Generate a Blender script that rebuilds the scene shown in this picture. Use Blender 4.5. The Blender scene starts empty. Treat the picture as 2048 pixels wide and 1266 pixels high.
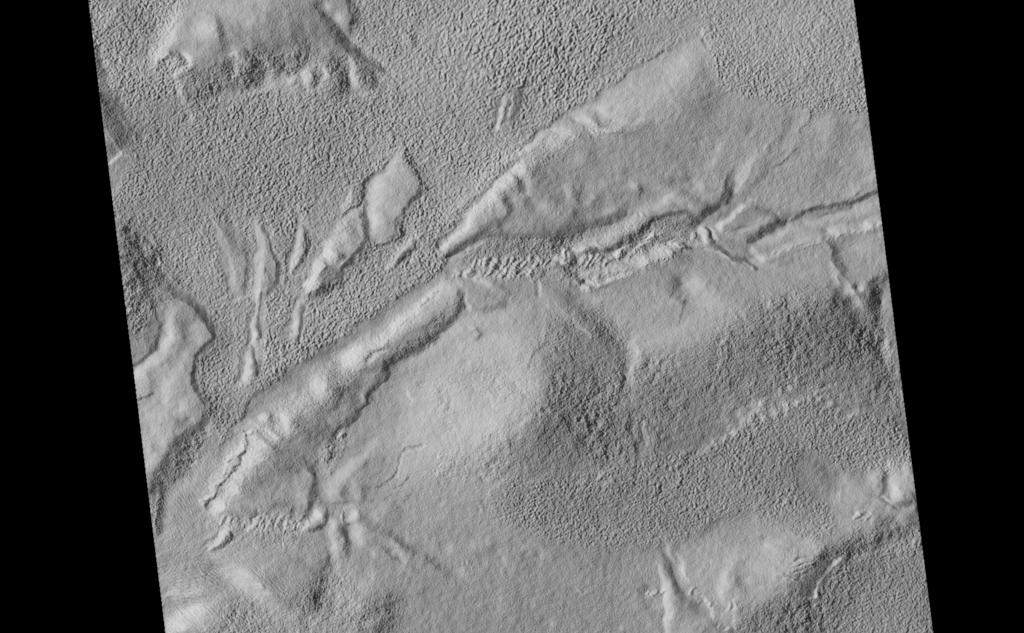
import bpy, math
import numpy as np

# ------------------------------------------------------------------ camera, sky, sun, exposure
SUN_ELEV = 27.0          # degrees above the horizon
SUN_AZ = 284.0           # compass bearing of the sun (north = top of the picture = +Y)
W0, H0 = 2048.0, 1266.0  # the mapped ground is laid out one metre per survey cell
CAM_H = 40000.0
scene = bpy.context.scene
col = scene.collection

cam_data = bpy.data.cameras.new("camera")
cam = bpy.data.objects.new("camera", cam_data)
col.objects.link(cam)
cam.location = (0, 0, CAM_H)
cam_data.sensor_fit = 'HORIZONTAL'
cam_data.sensor_width = 36.0
cam_data.lens = 36.0 * CAM_H / W0
cam_data.clip_start = 100
cam_data.clip_end = 120000
scene.camera = cam

world = bpy.data.worlds.new("World")
scene.world = world
world.use_nodes = True
nt = world.node_tree
bg = nt.nodes["Background"]
sky = nt.nodes.new("ShaderNodeTexSky")
sky.sky_type = 'NISHITA'
sky.sun_disc = False
sky.sun_elevation = math.radians(SUN_ELEV)
sky.sun_rotation = math.radians(SUN_AZ)
sky.air_density = 0.3
sky.dust_density = 2.0
sky.ozone_density = 0.0
bw = nt.nodes.new("ShaderNodeRGBToBW")     # the survey camera records one neutral band
nt.links.new(sky.outputs[0], bw.inputs[0])
nt.links.new(bw.outputs[0], bg.inputs[0])
bg.inputs[1].default_value = 0.05

sun_data = bpy.data.lights.new("sun", 'SUN')
sun_data.energy = 4.3
sun_data.angle = math.radians(0.5)
sun = bpy.data.objects.new("sun", sun_data)
col.objects.link(sun)
az = math.radians(SUN_AZ); el = math.radians(SUN_ELEV)
SUNH = (math.sin(az), math.cos(az))       # horizontal direction towards the sun (x east, y north)
from mathutils import Vector
sdir = Vector((SUNH[0]*math.cos(el), SUNH[1]*math.cos(el), math.sin(el)))
sun.rotation_euler = sdir.to_track_quat('Z', 'Y').to_euler()
sun.location = sdir * 3000

scene.view_settings.view_transform = 'Standard'
scene.view_settings.look = 'None'
scene.view_settings.gamma = 1
scene.view_settings.exposure = 0.12

# ------------------------------------------------------------------ grid over the mapped ground
STEP = 1.2
XA, XB, YA, YB = 120.0, 1930.0, -70.0, 1336.0
nx = int((XB-XA)/STEP)+1; ny = int((YB-YA)/STEP)+1
gx = XA + np.arange(nx)*STEP
gy = YA + np.arange(ny)*STEP
X, Y = np.meshgrid(gx, gy)
X = X.astype(np.float32); Y = Y.astype(np.float32)
rng = np.random.default_rng(11)
fx = np.fft.fftfreq(nx, STEP)[None, :]; fy = np.fft.fftfreq(ny, STEP)[:, None]
K = np.sqrt(fx*fx+fy*fy); K[0, 0] = 1e-6
LX, LY = SUNH[0], -SUNH[1]                # sun direction in map axes (x right, y down)

def spec(fn, seed):
    r = np.random.default_rng(seed)
    n = np.fft.fft2(r.standard_normal((ny, nx)))
    n *= fn
    o = np.real(np.fft.ifft2(n))
    return (o/o.std()).astype(np.float32)
def band(lam, bw_=0.35, seed=0, ang=None, an=0.0):
    """noise of one wavelength; ang = direction the grains run (deg, 0 = right, 90 = down), an = how strongly"""
    f = np.exp(-((np.log(K*lam))/bw_)**2)
    if ang is not None:
        th = np.arctan2(fy, fx) - math.radians(ang)
        f = f*((1-an) + an*np.sin(th)**2)
    return spec(f, seed)
def fractal(l0, l1, beta, seed):
    f = (K > 1/l0)*(K < 1/l1)*K**(-beta)
    return spec(f, seed)
def sunslope(h):
    gyy, gxx = np.gradient(h, STEP)
    return -(gxx*LX+gyy*LY)              # > 0: faces the sun
def norm_slope(h):
    return h/sunslope(h).std()

# irregular edges: every outline is looked up through a small warp
wx = fractal(90, 7, 1.7, 5)*2.3; wy = fractal(90, 7, 1.7, 6)*2.3
XW = X+wx; YW = Y+wy

def crop(x0, x1, y0, y1):
    i0 = max(int((x0-XA)/STEP), 0); i1 = min(int((x1-XA)/STEP)+2, nx)
    j0 = max(int((y0-YA)/STEP), 0); j1 = min(int((y1-YA)/STEP)+2, ny)
    return slice(j0, max(j1, j0)), slice(i0, max(i1, i0))
def seg_field(pts, px, py):
    """nearest distance, side (+ right of travel) and interpolated third value along a polyline"""
    best = np.full(px.shape, 1e9, np.float32); side = np.ones_like(best); val = np.ones_like(best)
    for a, b in zip(pts[:-1], pts[1:]):
        ax, ay = a[0], a[1]; bx, by = b[0], b[1]
        fa = a[2] if len(a) > 2 else 1.0; fb = b[2] if len(b) > 2 else 1.0
        dx, dy = bx-ax, by-ay; L2 = dx*dx+dy*dy+1e-9
        t = np.clip(((px-ax)*dx+(py-ay)*dy)/L2, 0, 1)
        ex = px-(ax+t*dx); ey = py-(ay+t*dy)
        d = np.sqrt(ex*ex+ey*ey)
        m = d < best
        best = np.where(m, d, best)
        side = np.where(m, np.sign(dx*(py-ay)-dy*(px-ax)), side)
        val = np.where(m, fa+(fb-fa)*t, val)
    return best, side, val
def inside(pts, px, py):
    c = np.zeros(px.shape, bool)
    n = len(pts)
    for i in range(n):
        x1, y1 = pts[i][0], pts[i][1]; x2, y2 = pts[(i+1) % n][0], pts[(i+1) % n][1]
        if y1 == y2: continue
        c ^= ((y1 > py) != (y2 > py)) & (px < (x2-x1)*(py-y1)/(y2-y1)+x1)
    return c

G = [1.25]
T = np.zeros((ny, nx), np.float32)        # how far each slope leans to (+) or from (-) the sun
def st(v, wl, wr, *pts):
    """a long slope: leans by v along a line, falling away over wl on its left and wr on its right"""
    if wl > wr: wl, wr = wl*1.35, wr*.75
    elif wr > wl: wl, wr = wl*.75, wr*1.35
    m = 2.6*max(wl, wr)+8
    xs = [p[0] for p in pts]; ys = [p[1] for p in pts]
    s = crop(min(xs)-m, max(xs)+m, min(ys)-m, max(ys)+m)
    d, sd, f = seg_field(pts, XW[s], YW[s])
    w = np.where(sd > 0, wr, wl)
    T[s] += G[0]*(1.25 if v < -20 else 1.0)*v*f*np.exp(-(d/w)**2.4)
def bl(v, x, y, rx, ry=None, ang=0):
    ry = ry or rx; m = 2.6*max(rx, ry)+6
    s = crop(x-m, x+m, y-m, y+m)
    c, n = math.cos(math.radians(ang)), math.sin(math.radians(ang))
    dx, dy = XW[s]-x, YW[s]-y
    T[s] += G[0]*v*np.exp(-((dx*c+dy*n)/rx)**2-((-dx*n+dy*c)/ry)**2)
def pmask(feather, pts):
    m = feather*1.5+8
    xs = [p[0] for p in pts]; ys = [p[1] for p in pts]
    s = crop(min(xs)-m, max(xs)+m, min(ys)-m, max(ys)+m)
    P = list(pts)+[pts[0]]
    d, _, _ = seg_field(P, XW[s], YW[s])
    sg = np.where(inside(pts, XW[s], YW[s]), d, -d)
    return s, np.clip(0.5+sg/(2*feather), 0, 1)
def sm(t): return t*t*(3-2*t)
def pg(v, feather, *pts):
    s, m = pmask(feather, pts); T[s] += v*sm(m)
def crags(v, x0, y0, x1, y1, n, ln, w, seed, lean=0.25, off=3):
    """a row of upright rock fins, each bright on its west face and dark on its east face"""
    r = np.random.default_rng(seed)
    for i in range(n):
        t = (i+r.uniform(.1, .9))/n
        x = x0+(x1-x0)*t; y = y0+(y1-y0)*t+r.uniform(-off, off)
        L = ln*r.uniform(.5, 1.2); k = v*r.uniform(.45, 1.15); ww = w*r.uniform(.7, 1.3)
        st(k, ww, ww, (x+L*lean, y-L/2), (x-L*lean, y+L/2))
        st(-k*.9, ww*.8, ww*.8, (x+L*lean+ww*1.9, y-L/2+1), (x-L*lean+ww*1.9, y+L/2+1))
def crater(v, x, y, r):
    bl(-v, x-r*.6, y, r*.5, r*.8); bl(v*1.1, x+r*.55, y, r*.5, r*.8)
    bl(v*.5, x-r*1.5, y, r*.45, r*.9); bl(-v*.4, x+r*1.5, y, r*.4, r*.9)

# --- wide slopes
G[0] = 1.0
pg(-17, 55, (1085,690),(1160,640),(1240,650),(1300,740),(1420,720),(1520,640),(1700,600),(1830,780),(1880,940),(1680,930),(1660,1050),(1350,1085),(1120,1080),(990,1010),(1050,880))
pg(-20, 45, (1660,1110),(1850,1040),(1930,1060),(1930,1340),(1500,1340),(1560,1220)); pg(-9, 60, (740,1130),(1250,1110),(1300,1340),(700,1340))
pg(-3, 50, (1080,330),(1300,270),(1400,320),(1400,400),(1240,430),(1050,450)); bl(10,450,25,50,50); bl(-14,610,45,45,60); bl(-10,540,110,90,40); bl(12,400,110,30,60)
bl(-10,235,30,40,40); bl(-14,300,560,60,80); bl(-12,300,250,60,50); bl(-14,350,930,30,80,30)
pg(10, 60, (820,720),(900,650),(1040,640),(1100,700),(1090,800),(1000,880),(880,950),(800,960),(770,860))
bl(14, 960,850,70,50,-30); bl(10, 850,800,50,70,30)
st(18, 34, 22, (930,425,.8),(985,375,1),(1030,340,1),(1100,285,.8),(1200,225,.5))
st(15, 26, 24, (880,585,.8),(820,630,1),(740,690,1),(660,745,1),(580,815,1.1),(520,870,1),(460,950,1),(420,1020,.7))
st(-16, 10, 26, (900,640,.8),(850,680,1),(790,705,.8)); st(-12, 20, 30, (700,760,.8),(660,830,1),(610,900,1.1),(570,960,1))
bl(22, 400,1235,60,30,-10); bl(16,480,1155,60,24,35); bl(10,370,1160,30,30)
pg(-9, 60, (200,230),(420,230),(720,220),(720,330),(600,430),(300,430),(230,380))
bl(9,960,60,200,80,-30); bl(8,1560,60,150,80)
pg(-8, 50, (1000,1000),(1300,940),(1600,900),(1650,1040),(1400,1080),(1100,1080))
bl(-6,1150,1220,200,60); bl(-10,640,50,50,50); bl(-8,560,80,70,40)
bl(-20,1690,680,60,80,-30); bl(-14,1560,730,120,60); bl(-12,1360,800,80,60); bl(-12,1170,790,70,110)
bl(10,1240,640,70,40,20); bl(10,1430,620,60,50); bl(8,1590,560,120,40,10)
bl(8,1560,1110,60,40); bl(8,340,800,50,60); bl(10,310,900,30,60,20)
bl(-8,430,860,24,80,20); bl(8,1250,190,90,60,-35)
G[0] = 1.25
# north west hill
pg(7, 14, (400,-60),(375,20),(350,70),(380,120),(450,120),(520,90),(610,60),(650,60),(625,0),(600,-60))
st(34, 12, 18, (372,0,.4),(356,38,.8),(346,73,1),(327,104,1.1))
st(16, 8, 8, (327,104),(310,138))
st(-38, 2, 3, (312,139),(325,122),(341,107))
st(38, 6, 3, (366,108),(378,118),(376,130),(350,149))
bl(22, 347,128, 8,10); bl(-18, 362,120, 5,4); bl(-14,352,138,4,4)
st(-30, 8, 6, (428,40,.5),(437,60),(445,80),(451,95,.6))
G[0] = 1.45
bl(-14,560,150,14,20); bl(14,580,165,10,16); bl(-12,470,60,14,40); bl(12,500,50,12,36); bl(-10,545,40,12,30); bl(10,575,50,10,24); bl(-16,455,150,10,24); st(18,5,5,(470,95,.6),(476,120),(468,150)); st(16,4,4,(640,120),(648,150),(640,185))
st(-16,3,3,(520,110),(528,95),(545,105),(560,95)); st(14,3,3,(590,100),(585,125),(575,140)); bl(12,650,95,8,12); st(-14,3,3,(385,215),(410,222),(440,212))
G[0] = 1.25
bl(14, 405,60, 16,24); bl(14, 420,64,5,8); bl(-14,396,85,8,12)
bl(-24, 398,160, 34,30, 15); bl(-10,430,110,30,30); bl(-12,500,70,20,30); bl(10,470,30,14,24); bl(8,530,20,14,20); bl(-14,585,60,16,28); bl(10,615,50,10,24); bl(10,340,60,16,30); bl(-22, 430,175,18,12); bl(-18, 400,195,30,12)
bl(-30, 506,155, 20,28); bl(-22,480,172,28,12); bl(-34, 520,98,10,26,-30); bl(-36, 598,116, 16,26,20); bl(-16,560,110,14,20)
st(24, 6, 7, (532,115),(545,140),(535,165)); st(20,5,6,(573,128),(566,150)); bl(24, 612,152,10,16,10); bl(-18,628,168,8,14)
st(24, 5, 6, (470,110),(492,125)); st(-30,3,3,(488,95),(498,112),(515,122))
st(20, 10,10, (500,185,.6),(540,176),(590,150),(612,132,.5))
st(32, 5, 4, (356,165,.4),(364,185),(368,205,.7)); st(20,4,4,(377,225),(385,250))
st(-40, 9, 9, (636,8,.3),(648,35,.7),(664,60,1),(684,80,1.2),(702,98,1.3),(722,112,1.1),(742,124,.9),(766,140,.7))
st(14, 5, 3, (672,60),(710,84),(735,100),(770,132))
bl(40, 678,36, 10,14); bl(26, 656,10,9,14,20); st(-48, 8, 5, (682,-10,.7),(697,8),(707,28),(704,46),(698,62,.6)); bl(-16,662,40,6,10)
bl(-36, 668,128, 20,24); bl(-28, 680,170,14,28); bl(-40,736,148,12,18,-35); bl(-24,745,172,14,10)
st(26, 7, 6, (612,160,.6),(620,176),(618,140,.8)); st(26, 6, 7, (706,126),(712,145),(716,168,.8)); bl(-24,697,160,6,20)
bl(16, 650,150,10,20); bl(14, 735,190, 18,10); st(-16,4,4,(815,62),(829,75),(829,90)); bl(14, 806,76, 9,14)
# smooth band and crater rim north west corner
bl(8, 215,30, 22,14); st(14,4,4,(208,50),(215,30),(235,12)); st(-10,10,10,(270,20),(300,60))
# west edge scarps
st(-26, 7, 9, (190,85,.6),(201,120,1),(212,155,1),(222,178,.4)); st(14,5,5,(196,100),(214,130),(222,165))
st(-58, 12, 6, (203,200,.9),(212,212),(222,232,.8)); st(-30,12,7,(228,205,.7),(248,235),(266,268,.9))
bl(-50, 246,272, 15,34,-32); bl(-30,226,245,12,20,-30); st(24, 4, 4, (224,210,.7),(233,228),(248,252))
st(20,2.5,2.5,(217,262),(233,285),(248,310),(258,315)); st(-16,3,3,(222,262),(240,290)); st(44,4,3,(225,328),(236,318),(243,304)); bl(-14,225,300,14,16)
st(12,4,4,(240,195),(262,225),(275,262))
# streaks near the valley centre
G[0] = 1.45
bl(-16,1035,215,16,30,15); st(44, 7, 4, (1008,190,.4),(1001,222),(994,250)); st(-34,4,5,(1014,205),(1009,235),(1004,252)); st(26,3,3,(1025,194),(1020,212),(1018,232)); bl(-18,1030,238,12,10); bl(-12,1045,185,14,20)
G[0] = 1.3
pg(9, 9, (803,304),(770,330),(745,355),(733,380),(748,420),(735,445),(740,480),(765,478),(790,460),(800,430),(838,392),(835,355),(815,325))
st(14, 10, 14, (800,312),(775,335),(760,360),(748,396,1.3),(747,430,1.3),(743,458,1.5))
bl(10,790,345,14,12); bl(14,765,385,18,34); bl(-8,812,395,14,22); bl(12,755,445,12,18); bl(-12,782,450,8,16)
st(-44, 7, 5, (808,306,.4),(818,325,.8),(828,345,1.1),(838,362,1.1),(842,378,1.2),(832,393,1),(812,418,1.1),(797,440,1.1),(793,460,.9),(790,476,1.1))
st(12, 5, 4, (815,312),(845,360),(849,382),(805,440))
st(-22, 5, 3, (774,318,.7),(757,345,.8),(740,352,.8),(726,365,1),(725,385,1.2),(728,410,1.1),(730,440,1))
st(-30, 4, 5, (742,478,.6),(758,487),(775,482),(790,470))
st(26, 6, 5, (704,368,.3),(696,392),(685,430,.7)); st(-38, 3, 3, (722,386,.7),(719,408),(703,420),(686,432)); bl(-12, 710,385,8,14)
st(10,4,4,(648,378),(642,400))
# mesa with the bright tail
pg(7, 8, (722,420),(690,440),(662,470),(640,510),(612,565),(630,580),(670,560),(690,530),(722,500),(728,465))
st(34, 12, 10, (668,474,.5),(650,505,.9),(634,535,1.1),(617,570,1.1))
st(16, 7, 7, (727,402,.8),(712,425),(690,440),(668,462)); st(16,8,8,(690,470),(700,500)); st(14,5,5,(680,455),(720,440,.4))
st(-48, 9, 4, (721,432,.5),(728,455,.8),(727,480,1),(722,500,1.1),(704,518,.9),(686,532,1))
st(-48, 9, 4, (677,545,.7),(675,558,1.1),(658,570,1.1),(640,580,1.1),(624,584,.9)); bl(-26,660,540,12,14); bl(-22,648,560,14,12)
st(-26,5,5,(670,498,.6),(677,508),(688,516)); st(16,5,4,(688,520),(678,536))
st(-30,3,3,(640,500,.2),(655,530),(640,560,.4))
bl(12,655,500,16,30,25); bl(-10,705,480,12,30); bl(10,640,540,14,18,25); st(-9,18,5,(812,330,.5),(838,372,1),(805,425,.8))
# crescent spur
st(38, 5, 6, (824,476,.7),(815,494),(796,514),(776,534,.8)); st(-56, 4, 4, (828,484,.6),(829,500),(815,513,1.1),(800,526),(790,532,.5)); st(16,3,3,(834,488),(832,510),(820,524))
st(16,3,3,(832,456),(830,474)); bl(20,853,412,6,6); bl(-24,862,414,3,6)
# slivers in the valley
G[0] = 1.25
st(16, 7, 9, (434,445,.8),(444,480),(462,515),(468,560,.9),(478,590,.6)); st(-28, 5, 3, (478,470,.6),(493,505,1),(494,530,1),(486,570,1),(484,592,.5)); st(-12,8,8,(455,460),(475,500))
st(-12,3,3,(443,478),(458,520),(452,560))
st(22, 9, 13, (518,452,.9),(522,490),(528,525,1),(520,560,1.1),(514,590,1.3)); st(-44, 5, 3.5, (528,455,.4),(540,490,.7),(551,522,1),(554,545,1.2),(547,575,1),(538,582,.6)); st(-18,4,4,(534,540),(543,575))
bl(12,540,470,8,14)
st(34, 8, 4, (516,582,.6),(512,615,.8),(508,645,1),(505,674,1.2)); st(-46, 2.5, 4, (526,585,.8),(518,620,.8),(517,650,.8),(519,675,1.1))
st(52, 13, 5, (503,684,.5),(499,705,.8),(495,728,1.1),(490,742),(482,755,.7)); st(-58, 3, 7, (508,698,.7),(509,715,1),(512,730,1),(517,738,.8)); bl(-30,502,750,11,7); st(-34,3,3,(517,720,.6),(521,740),(512,752,.6)); bl(14,497,763,8,5); st(10,12,12,(480,700),(470,740))
st(26, 11, 6, (603,440,.4),(598,470,.9),(590,500),(580,545,1)); st(-46, 4, 4, (608,450,.3),(615,480,1),(612,510,1.1),(598,530,1),(588,548,.9)); bl(-10,575,500,8,20)
st(30, 11, 6, (597,605,.5),(590,630,.9),(583,658,1.2)); st(-44, 3, 5, (608,612,.7),(605,640,1),(601,668,1.1),(597,682,.6)); st(12,4,4,(615,585),(605,600))
st(-14,3,3,(430,437),(440,424),(455,410)); st(8,8,8,(430,430),(425,460))
# west rough scarp and the west mesa
bl(12,418,850,8,26); bl(8,400,920,20,40,30); bl(10,345,690,20,30); bl(-10,385,640,18,30,30); bl(-10,270,640,20,40)
G[0] = 1.25
pg(-20, 22, (232,440),(300,470),(330,520),(350,590),(310,610),(290,620),(255,560),(240,500))
bl(-32, 268,520, 16,44,-8); bl(-22, 258,462, 24,20,30); bl(-44, 311,507, 12,17); bl(16, 297,500,6,10); bl(-26, 290,560,16,30,-15); bl(14,300,585,20,14)
st(-24,3,3,(345,545,.7),(358,560),(360,566)); st(10,4,4,(338,535),(365,570))
st(-14, 22, 4, (350,592,.5),(386,614,.9),(416,650,1.1),(427,674,1.1),(395,712,1),(385,750,1),(412,830,1)); st(-46, 8, 4, (345,590,.5),(366,600,.9),(386,614,1),(402,632,1),(416,650,1.1),(427,674,1.1)); st(14,4,4,(360,590),(392,608),(434,668))
st(-44, 6, 5, (427,676,1),(412,690,.9),(399,704,.9),(389,724,1),(383,750,1.1))
bl(12,392,655,14,20); bl(12,400,680,12,10); st(-14,10,10,(362,640),(370,670),(358,700))
st(24, 12, 11, (335,605,.7),(338,640),(341,672,1.1),(322,706,1.1),(298,730,1.2),(274,745,1.3))
st(-14,8,8,(352,640,.6),(352,680),(330,720),(300,745)); st(14,8,8,(375,700,.6),(360,735),(340,770,.8),(328,800))
st(-26, 4, 4, (300,600,.6),(314,630),(322,655,1),(318,680,1),(300,708,1.3),(282,722,1.3),(268,730)); st(-14,14,10,(292,650),(300,690))
st(14,3,3,(268,545,.8),(276,570),(285,600),(284,625)); 
bl(12, 285,770,18,20); st(-34,3,3,(278,798,.8),(290,794),(302,788)); bl(-12,300,772,12,14); bl(14,330,775,20,30)
st(-46, 8, 5, (383,745,1),(384,768,1),(393,785,1.1),(406,806,1.2),(413,824,1.1),(411,840,1),(402,852,.9)); st(20, 3, 7, (392,760,.5),(405,785,.6),(418,815,.8),(420,845,1),(417,870,.8))
bl(22, 368,812,10,14); bl(16,386,838,7,10); bl(-22,372,838,6,8); bl(-22,352,838,12,8,30); bl(-16,362,850,14,7); bl(26,391,846,4,4)
st(-46, 9, 9, (398,852,.8),(378,862,1),(362,878,1.1),(344,888,1.1),(336,905,1),(332,925,1.1),(322,945,1.1),(310,962,1.1),(300,985,1))
bl(14,300,840,20,24); bl(16,330,890,14,18); bl(14,300,925,12,24,20); bl(-14,308,895,14,16); bl(12,290,890,10,20)
st(-50, 8, 4, (316,972,.7),(321,1000,1),(322,1020,1.1),(313,1045,1.2),(312,1062,.7))
pg(-18, 10, (405,858),(420,862),(400,900),(370,950),(330,985),(320,975),(340,930),(360,880))
st(12,10,14,(400,960,.4),(350,990),(335,1030),(340,1065,.5))
# ridge rising to the north east : north arm
st(-9, 5, 3, (866,498,.8),(890,462),(930,424),(970,385),(1000,352),(1041,313),(1073,265,1.2),(1107,243),(1136,227),(1177,208),(1196,190,.6),(1221,174,.4),(1262,145,.2),(1330,104,.1),(1410,57,.1))
st(28, 9, 13, (886,497,.9),(905,474,1.1),(930,448,1.1),(955,418,1.1),(976,393,1),(996,372,1),(1012,352,1.1),(1030,335,1))
st(30, 3, 3, (881,496),(895,486,1.2),(905,476,.7),(925,457,.8),(938,444,.8)); st(18,4,4,(978,382),(1000,360))
st(-50, 9, 4, (896,517,.9),(914,507,1.1),(932,494,1),(948,482,.8),(965,466,.6),(985,452,.3)); st(16,3,4,(900,521),(925,510),(960,486))
st(-26,8,5,(1008,398,.6),(1018,410,1.2),(1015,428,1.1),(995,448,.8)); bl(18,1026,402,8,14); bl(12,1000,408,10,10)
bl(36,1037,338,9,9); bl(34,1012,358,10,8); st(56,3,3,(1042,306),(1056,297)); st(20,6,6,(1056,300),(1078,276),(1090,262))
st(-34,6,5,(1026,352,.5),(1036,364,1),(1045,382,1)); st(22,6,6,(1046,345,.5),(1058,368),(1058,390)); bl(-14,1080,330,20,20)
st(32,8,6,(1105,264,.6),(1118,266),(1140,272,1.1)); bl(18,1110,285,18,12); st(34,6,5,(1150,240,.6),(1168,244),(1190,252)); st(-24,6,6,(1192,232,.6),(1196,246)); st(22,7,5,(1185,262),(1210,262),(1232,260)); st(14,9,8,(1205,225),(1250,245)); st(16,4,4,(1268,246),(1284,240)); bl(-12,1275,262,22,10)
bl(16,1160,320,10,10); bl(-16,1186,308,8,12,-20)
pg(12, 44, (1150,225),(1290,140),(1400,70),(1412,90),(1395,130),(1380,180),(1320,240),(1240,240))
bl(12,1365,130,24,40,30); st(-4, 14, 20, (1402,110,.4),(1420,150),(1440,192,1),(1434,220,.4)); bl(-9,1400,210,30,40); st(30,3,3,(1408,58),(1405,72))
st(-24,2,3,(1413,60),(1404,78),(1408,92))
pg(-4, 40, (1060,300),(1300,260),(1400,200),(1440,200),(1430,300),(1340,380),(1200,440),(1050,450))
G[0] = 1.6
# plateau dimples
bl(16,1085,414,16,12); bl(-18,1056,408,8,14); bl(-16,1112,400,14,10); bl(14,1135,385,10,18); bl(-20,1158,390,8,18,10); bl(18,1178,400,8,20,10)
bl(14,1205,370,10,12); bl(18,1265,372,12,10); bl(-26,1279,380,6,10); bl(12,1222,425,18,12); bl(16,1395,372,10,14); bl(-16,1375,350,8,16); bl(-12,1350,362,20,8); bl(12,1332,400,14,16)
st(-16,14,12,(1190,395,.6),(1155,430,1),(1130,460,1.1),(1105,480,.6)); bl(-12,1100,460,28,14)
crater(36,1283,427,5.5); crater(26,1116,423,4.5); crater(24,1310,632,3.5); crater(28,931,1127,4); crater(16,1324,598,3); crater(18,1303,650,2.5)
G[0] = 1.3
# east plateau folds
st(-44, 9, 6, (1462,350,.4),(1455,368,1),(1451,385,1.3),(1450,400,1.2)); st(17, 8, 12, (1512,300,.5),(1500,325,.9),(1488,350,1.1),(1473,378,1.2)); st(-13, 10, 9, (1532,318,.4),(1524,345,.9),(1508,368,1),(1486,386,.8))
st(8,12,12,(1608,232,.5),(1590,265,1),(1572,300,.7)); st(-6,10,10,(1580,240),(1560,290)); st(-26,1.8,1.8,(1624,218),(1612,240,.8),(1604,268,.7)); st(-24,1.8,1.8,(1600,294,.7),(1585,308,1),(1560,322,.8),(1545,336,.7))
st(12,9,9,(1440,290),(1420,330,1),(1428,310)); bl(24,1532,295,5,4); bl(-28,1539,298,3,5); bl(-14,1492,262,5,12)
st(8,20,20,(1650,250),(1665,300)); st(-7,20,20,(1690,260),(1640,360)); bl(9,1730,310,14,24); st(11,7,7,(1745,350),(1700,385)); st(-16,3,3,(1722,380),(1700,395),(1690,402))
G[0] = 1.5
# the long canyon : north wall, floor, south crest
st(-28, 12, 5, (1110,492,.5),(1135,476,.9),(1164,460,1.1),(1190,453,1),(1221,449,1),(1240,440,1.1),(1253,428,1))
st(-22, 8, 5, (962,478,.6),(985,468,1),(1015,473,1.2),(1050,478,1.1),(1085,478,.9),(1110,476,.7)); 
pg(-12, 14, (930,505),(990,475),(1100,480),(1150,462),(1240,440),(1200,470),(1140,500),(1100,515),(1000,518))
st(12, 10, 9, (1160,488,.9),(1210,478),(1255,455),(1290,425,1),(1330,405,.8)); st(34,4,5,(1150,499,1.1),(1165,495,1),(1196,490,.8)); bl(16,1160,488,10,8)
st(-50, 5, 5, (1172,504,.7),(1196,500,.8),(1221,497,1),(1238,490,1),(1256,477,1.1),(1284,459,1.1),(1298,444,1.1),(1312,436,1),(1341,431,1),(1372,428,.9),(1390,438,.6))
st(-14,12,12,(1250,490,.8),(1290,465),(1310,452,.4)); pg(-10,8,(1300,445),(1400,430),(1395,460),(1320,462))
st(-56, 8, 7, (1388,448,.7),(1402,440,1),(1414,426,1.1),(1432,415,.9),(1450,404,.9))
st(-16,6,6,(1358,385,.6),(1390,398),(1420,410)); st(12,8,8,(1340,390),(1385,412))
st(30, 3, 3, (1258,508,.5),(1280,490),(1300,478,1),(1330,465,.6))
crags(80, 945,527, 1100,522, 15, 14, 3.0, 3); crags(40, 900,545, 1060,548, 14, 10, 3.2, 4, .4)
st(95,5,3,(1124,502,.8),(1119,522)); st(-50,3,3,(1129,505),(1128,520)); st(56,4,3,(1110,514),(1106,528)); st(40,3,3,(1138,505),(1133,516)); st(-40,4,5,(1143,505),(1148,520)); bl(-22,1138,532,6,8)
crags(46, 1152,522, 1205,516, 8, 22, 2.4, 7, .3); crags(44,1205,524,1240,510,4,12,3,8)
st(64,4,3,(1241,498),(1232,512)); st(-50,3,3,(1244,500),(1250,512)); st(60,3,2.5,(1304,467),(1300,476)); st(-46,3,3,(1308,468),(1312,478))
crags(36,1376,470,1398,476,4,12,3,12); bl(100,1405,465,8,9); st(-52,3,3,(1416,460,.8),(1424,472),(1426,482,.6)); st(30,3,3,(1422,458),(1432,478)); bl(36,1412,478,7,5)
st(15, 9, 9, (1160,548,.6),(1200,545,.9),(1240,530,1),(1284,518,1.2),(1325,500,1.2),(1340,492,.8)); st(-34,5,5,(1118,532,.4),(1142,552,1),(1168,566,.9)); st(26,3,4,(1150,562),(1178,572)); st(34,3,4,(1175,562),(1205,566),(1225,556,.8),(1262,542,.8)); st(-8,6,6,(1185,573),(1225,568),(1265,548))
bl(24,1284,522,8,14,20); bl(16,1325,503,12,12); st(48,3,3,(1340,485),(1352,488),(1364,493)); st(-36,4,5,(1368,488),(1378,496)); bl(-22,1350,505,10,9); bl(-12,1370,520,20,12)
crags(16,1160,550,1300,525,14,7,2.2,21,.5)
# south east of the canyon: small block and the long dark gash
st(32, 5, 6, (1503,405,.7),(1487,417,1),(1470,430,1),(1450,443,.9),(1438,452,1.3)); st(-12,12,6,(1480,404,.7),(1440,432)); bl(30,1441,455,7,8); st(-30, 5, 8, (1505,406,.8),(1525,415,1),(1548,430,1)); st(12,5,5,(1530,440,.7),(1500,455),(1480,462)); bl(-9,1490,440,22,14,-30)
st(12,4,4,(1512,440),(1545,437)); st(-14,3,3,(1466,458),(1510,450),(1530,438))
st(-54, 7, 6, (1505,482,.7),(1522,472,1),(1540,459,1.1),(1556,448,1),(1576,437,.7)); st(-44, 4, 4, (1588,438,.7),(1612,428,1),(1640,416,1.1),(1664,411,.9),(1690,406,1),(1720,399,.9),(1758,384,1.2)); st(-18,5,5,(1640,430,.7),(1670,422),(1700,412))
st(16, 6, 7, (1520,486,.8),(1545,474),(1580,450,.9)); st(10,8,12,(1600,452),(1660,432),(1740,408))
st(-38, 5, 5, (1420,488,.5),(1440,500,1),(1466,514,1),(1490,524,.5)); st(26,2,2.5,(1410,494,.7),(1440,508),(1465,522),(1485,525),(1508,534)); st(-28,3,3,(1480,516),(1500,528),(1512,534)); st(22,5,5,(1505,500),(1526,518,1.2))
st(13, 8, 8, (1528,519,.8),(1550,506),(1577,492,1),(1612,482),(1646,472,.8),(1662,466,1.3),(1700,458,1.2),(1733,450,1.4),(1760,445)); crags(20,1540,508,1765,446,30,6,2,31,.5)
bl(34,1734,450,7,5); bl(28,1668,466,9,3)
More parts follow.
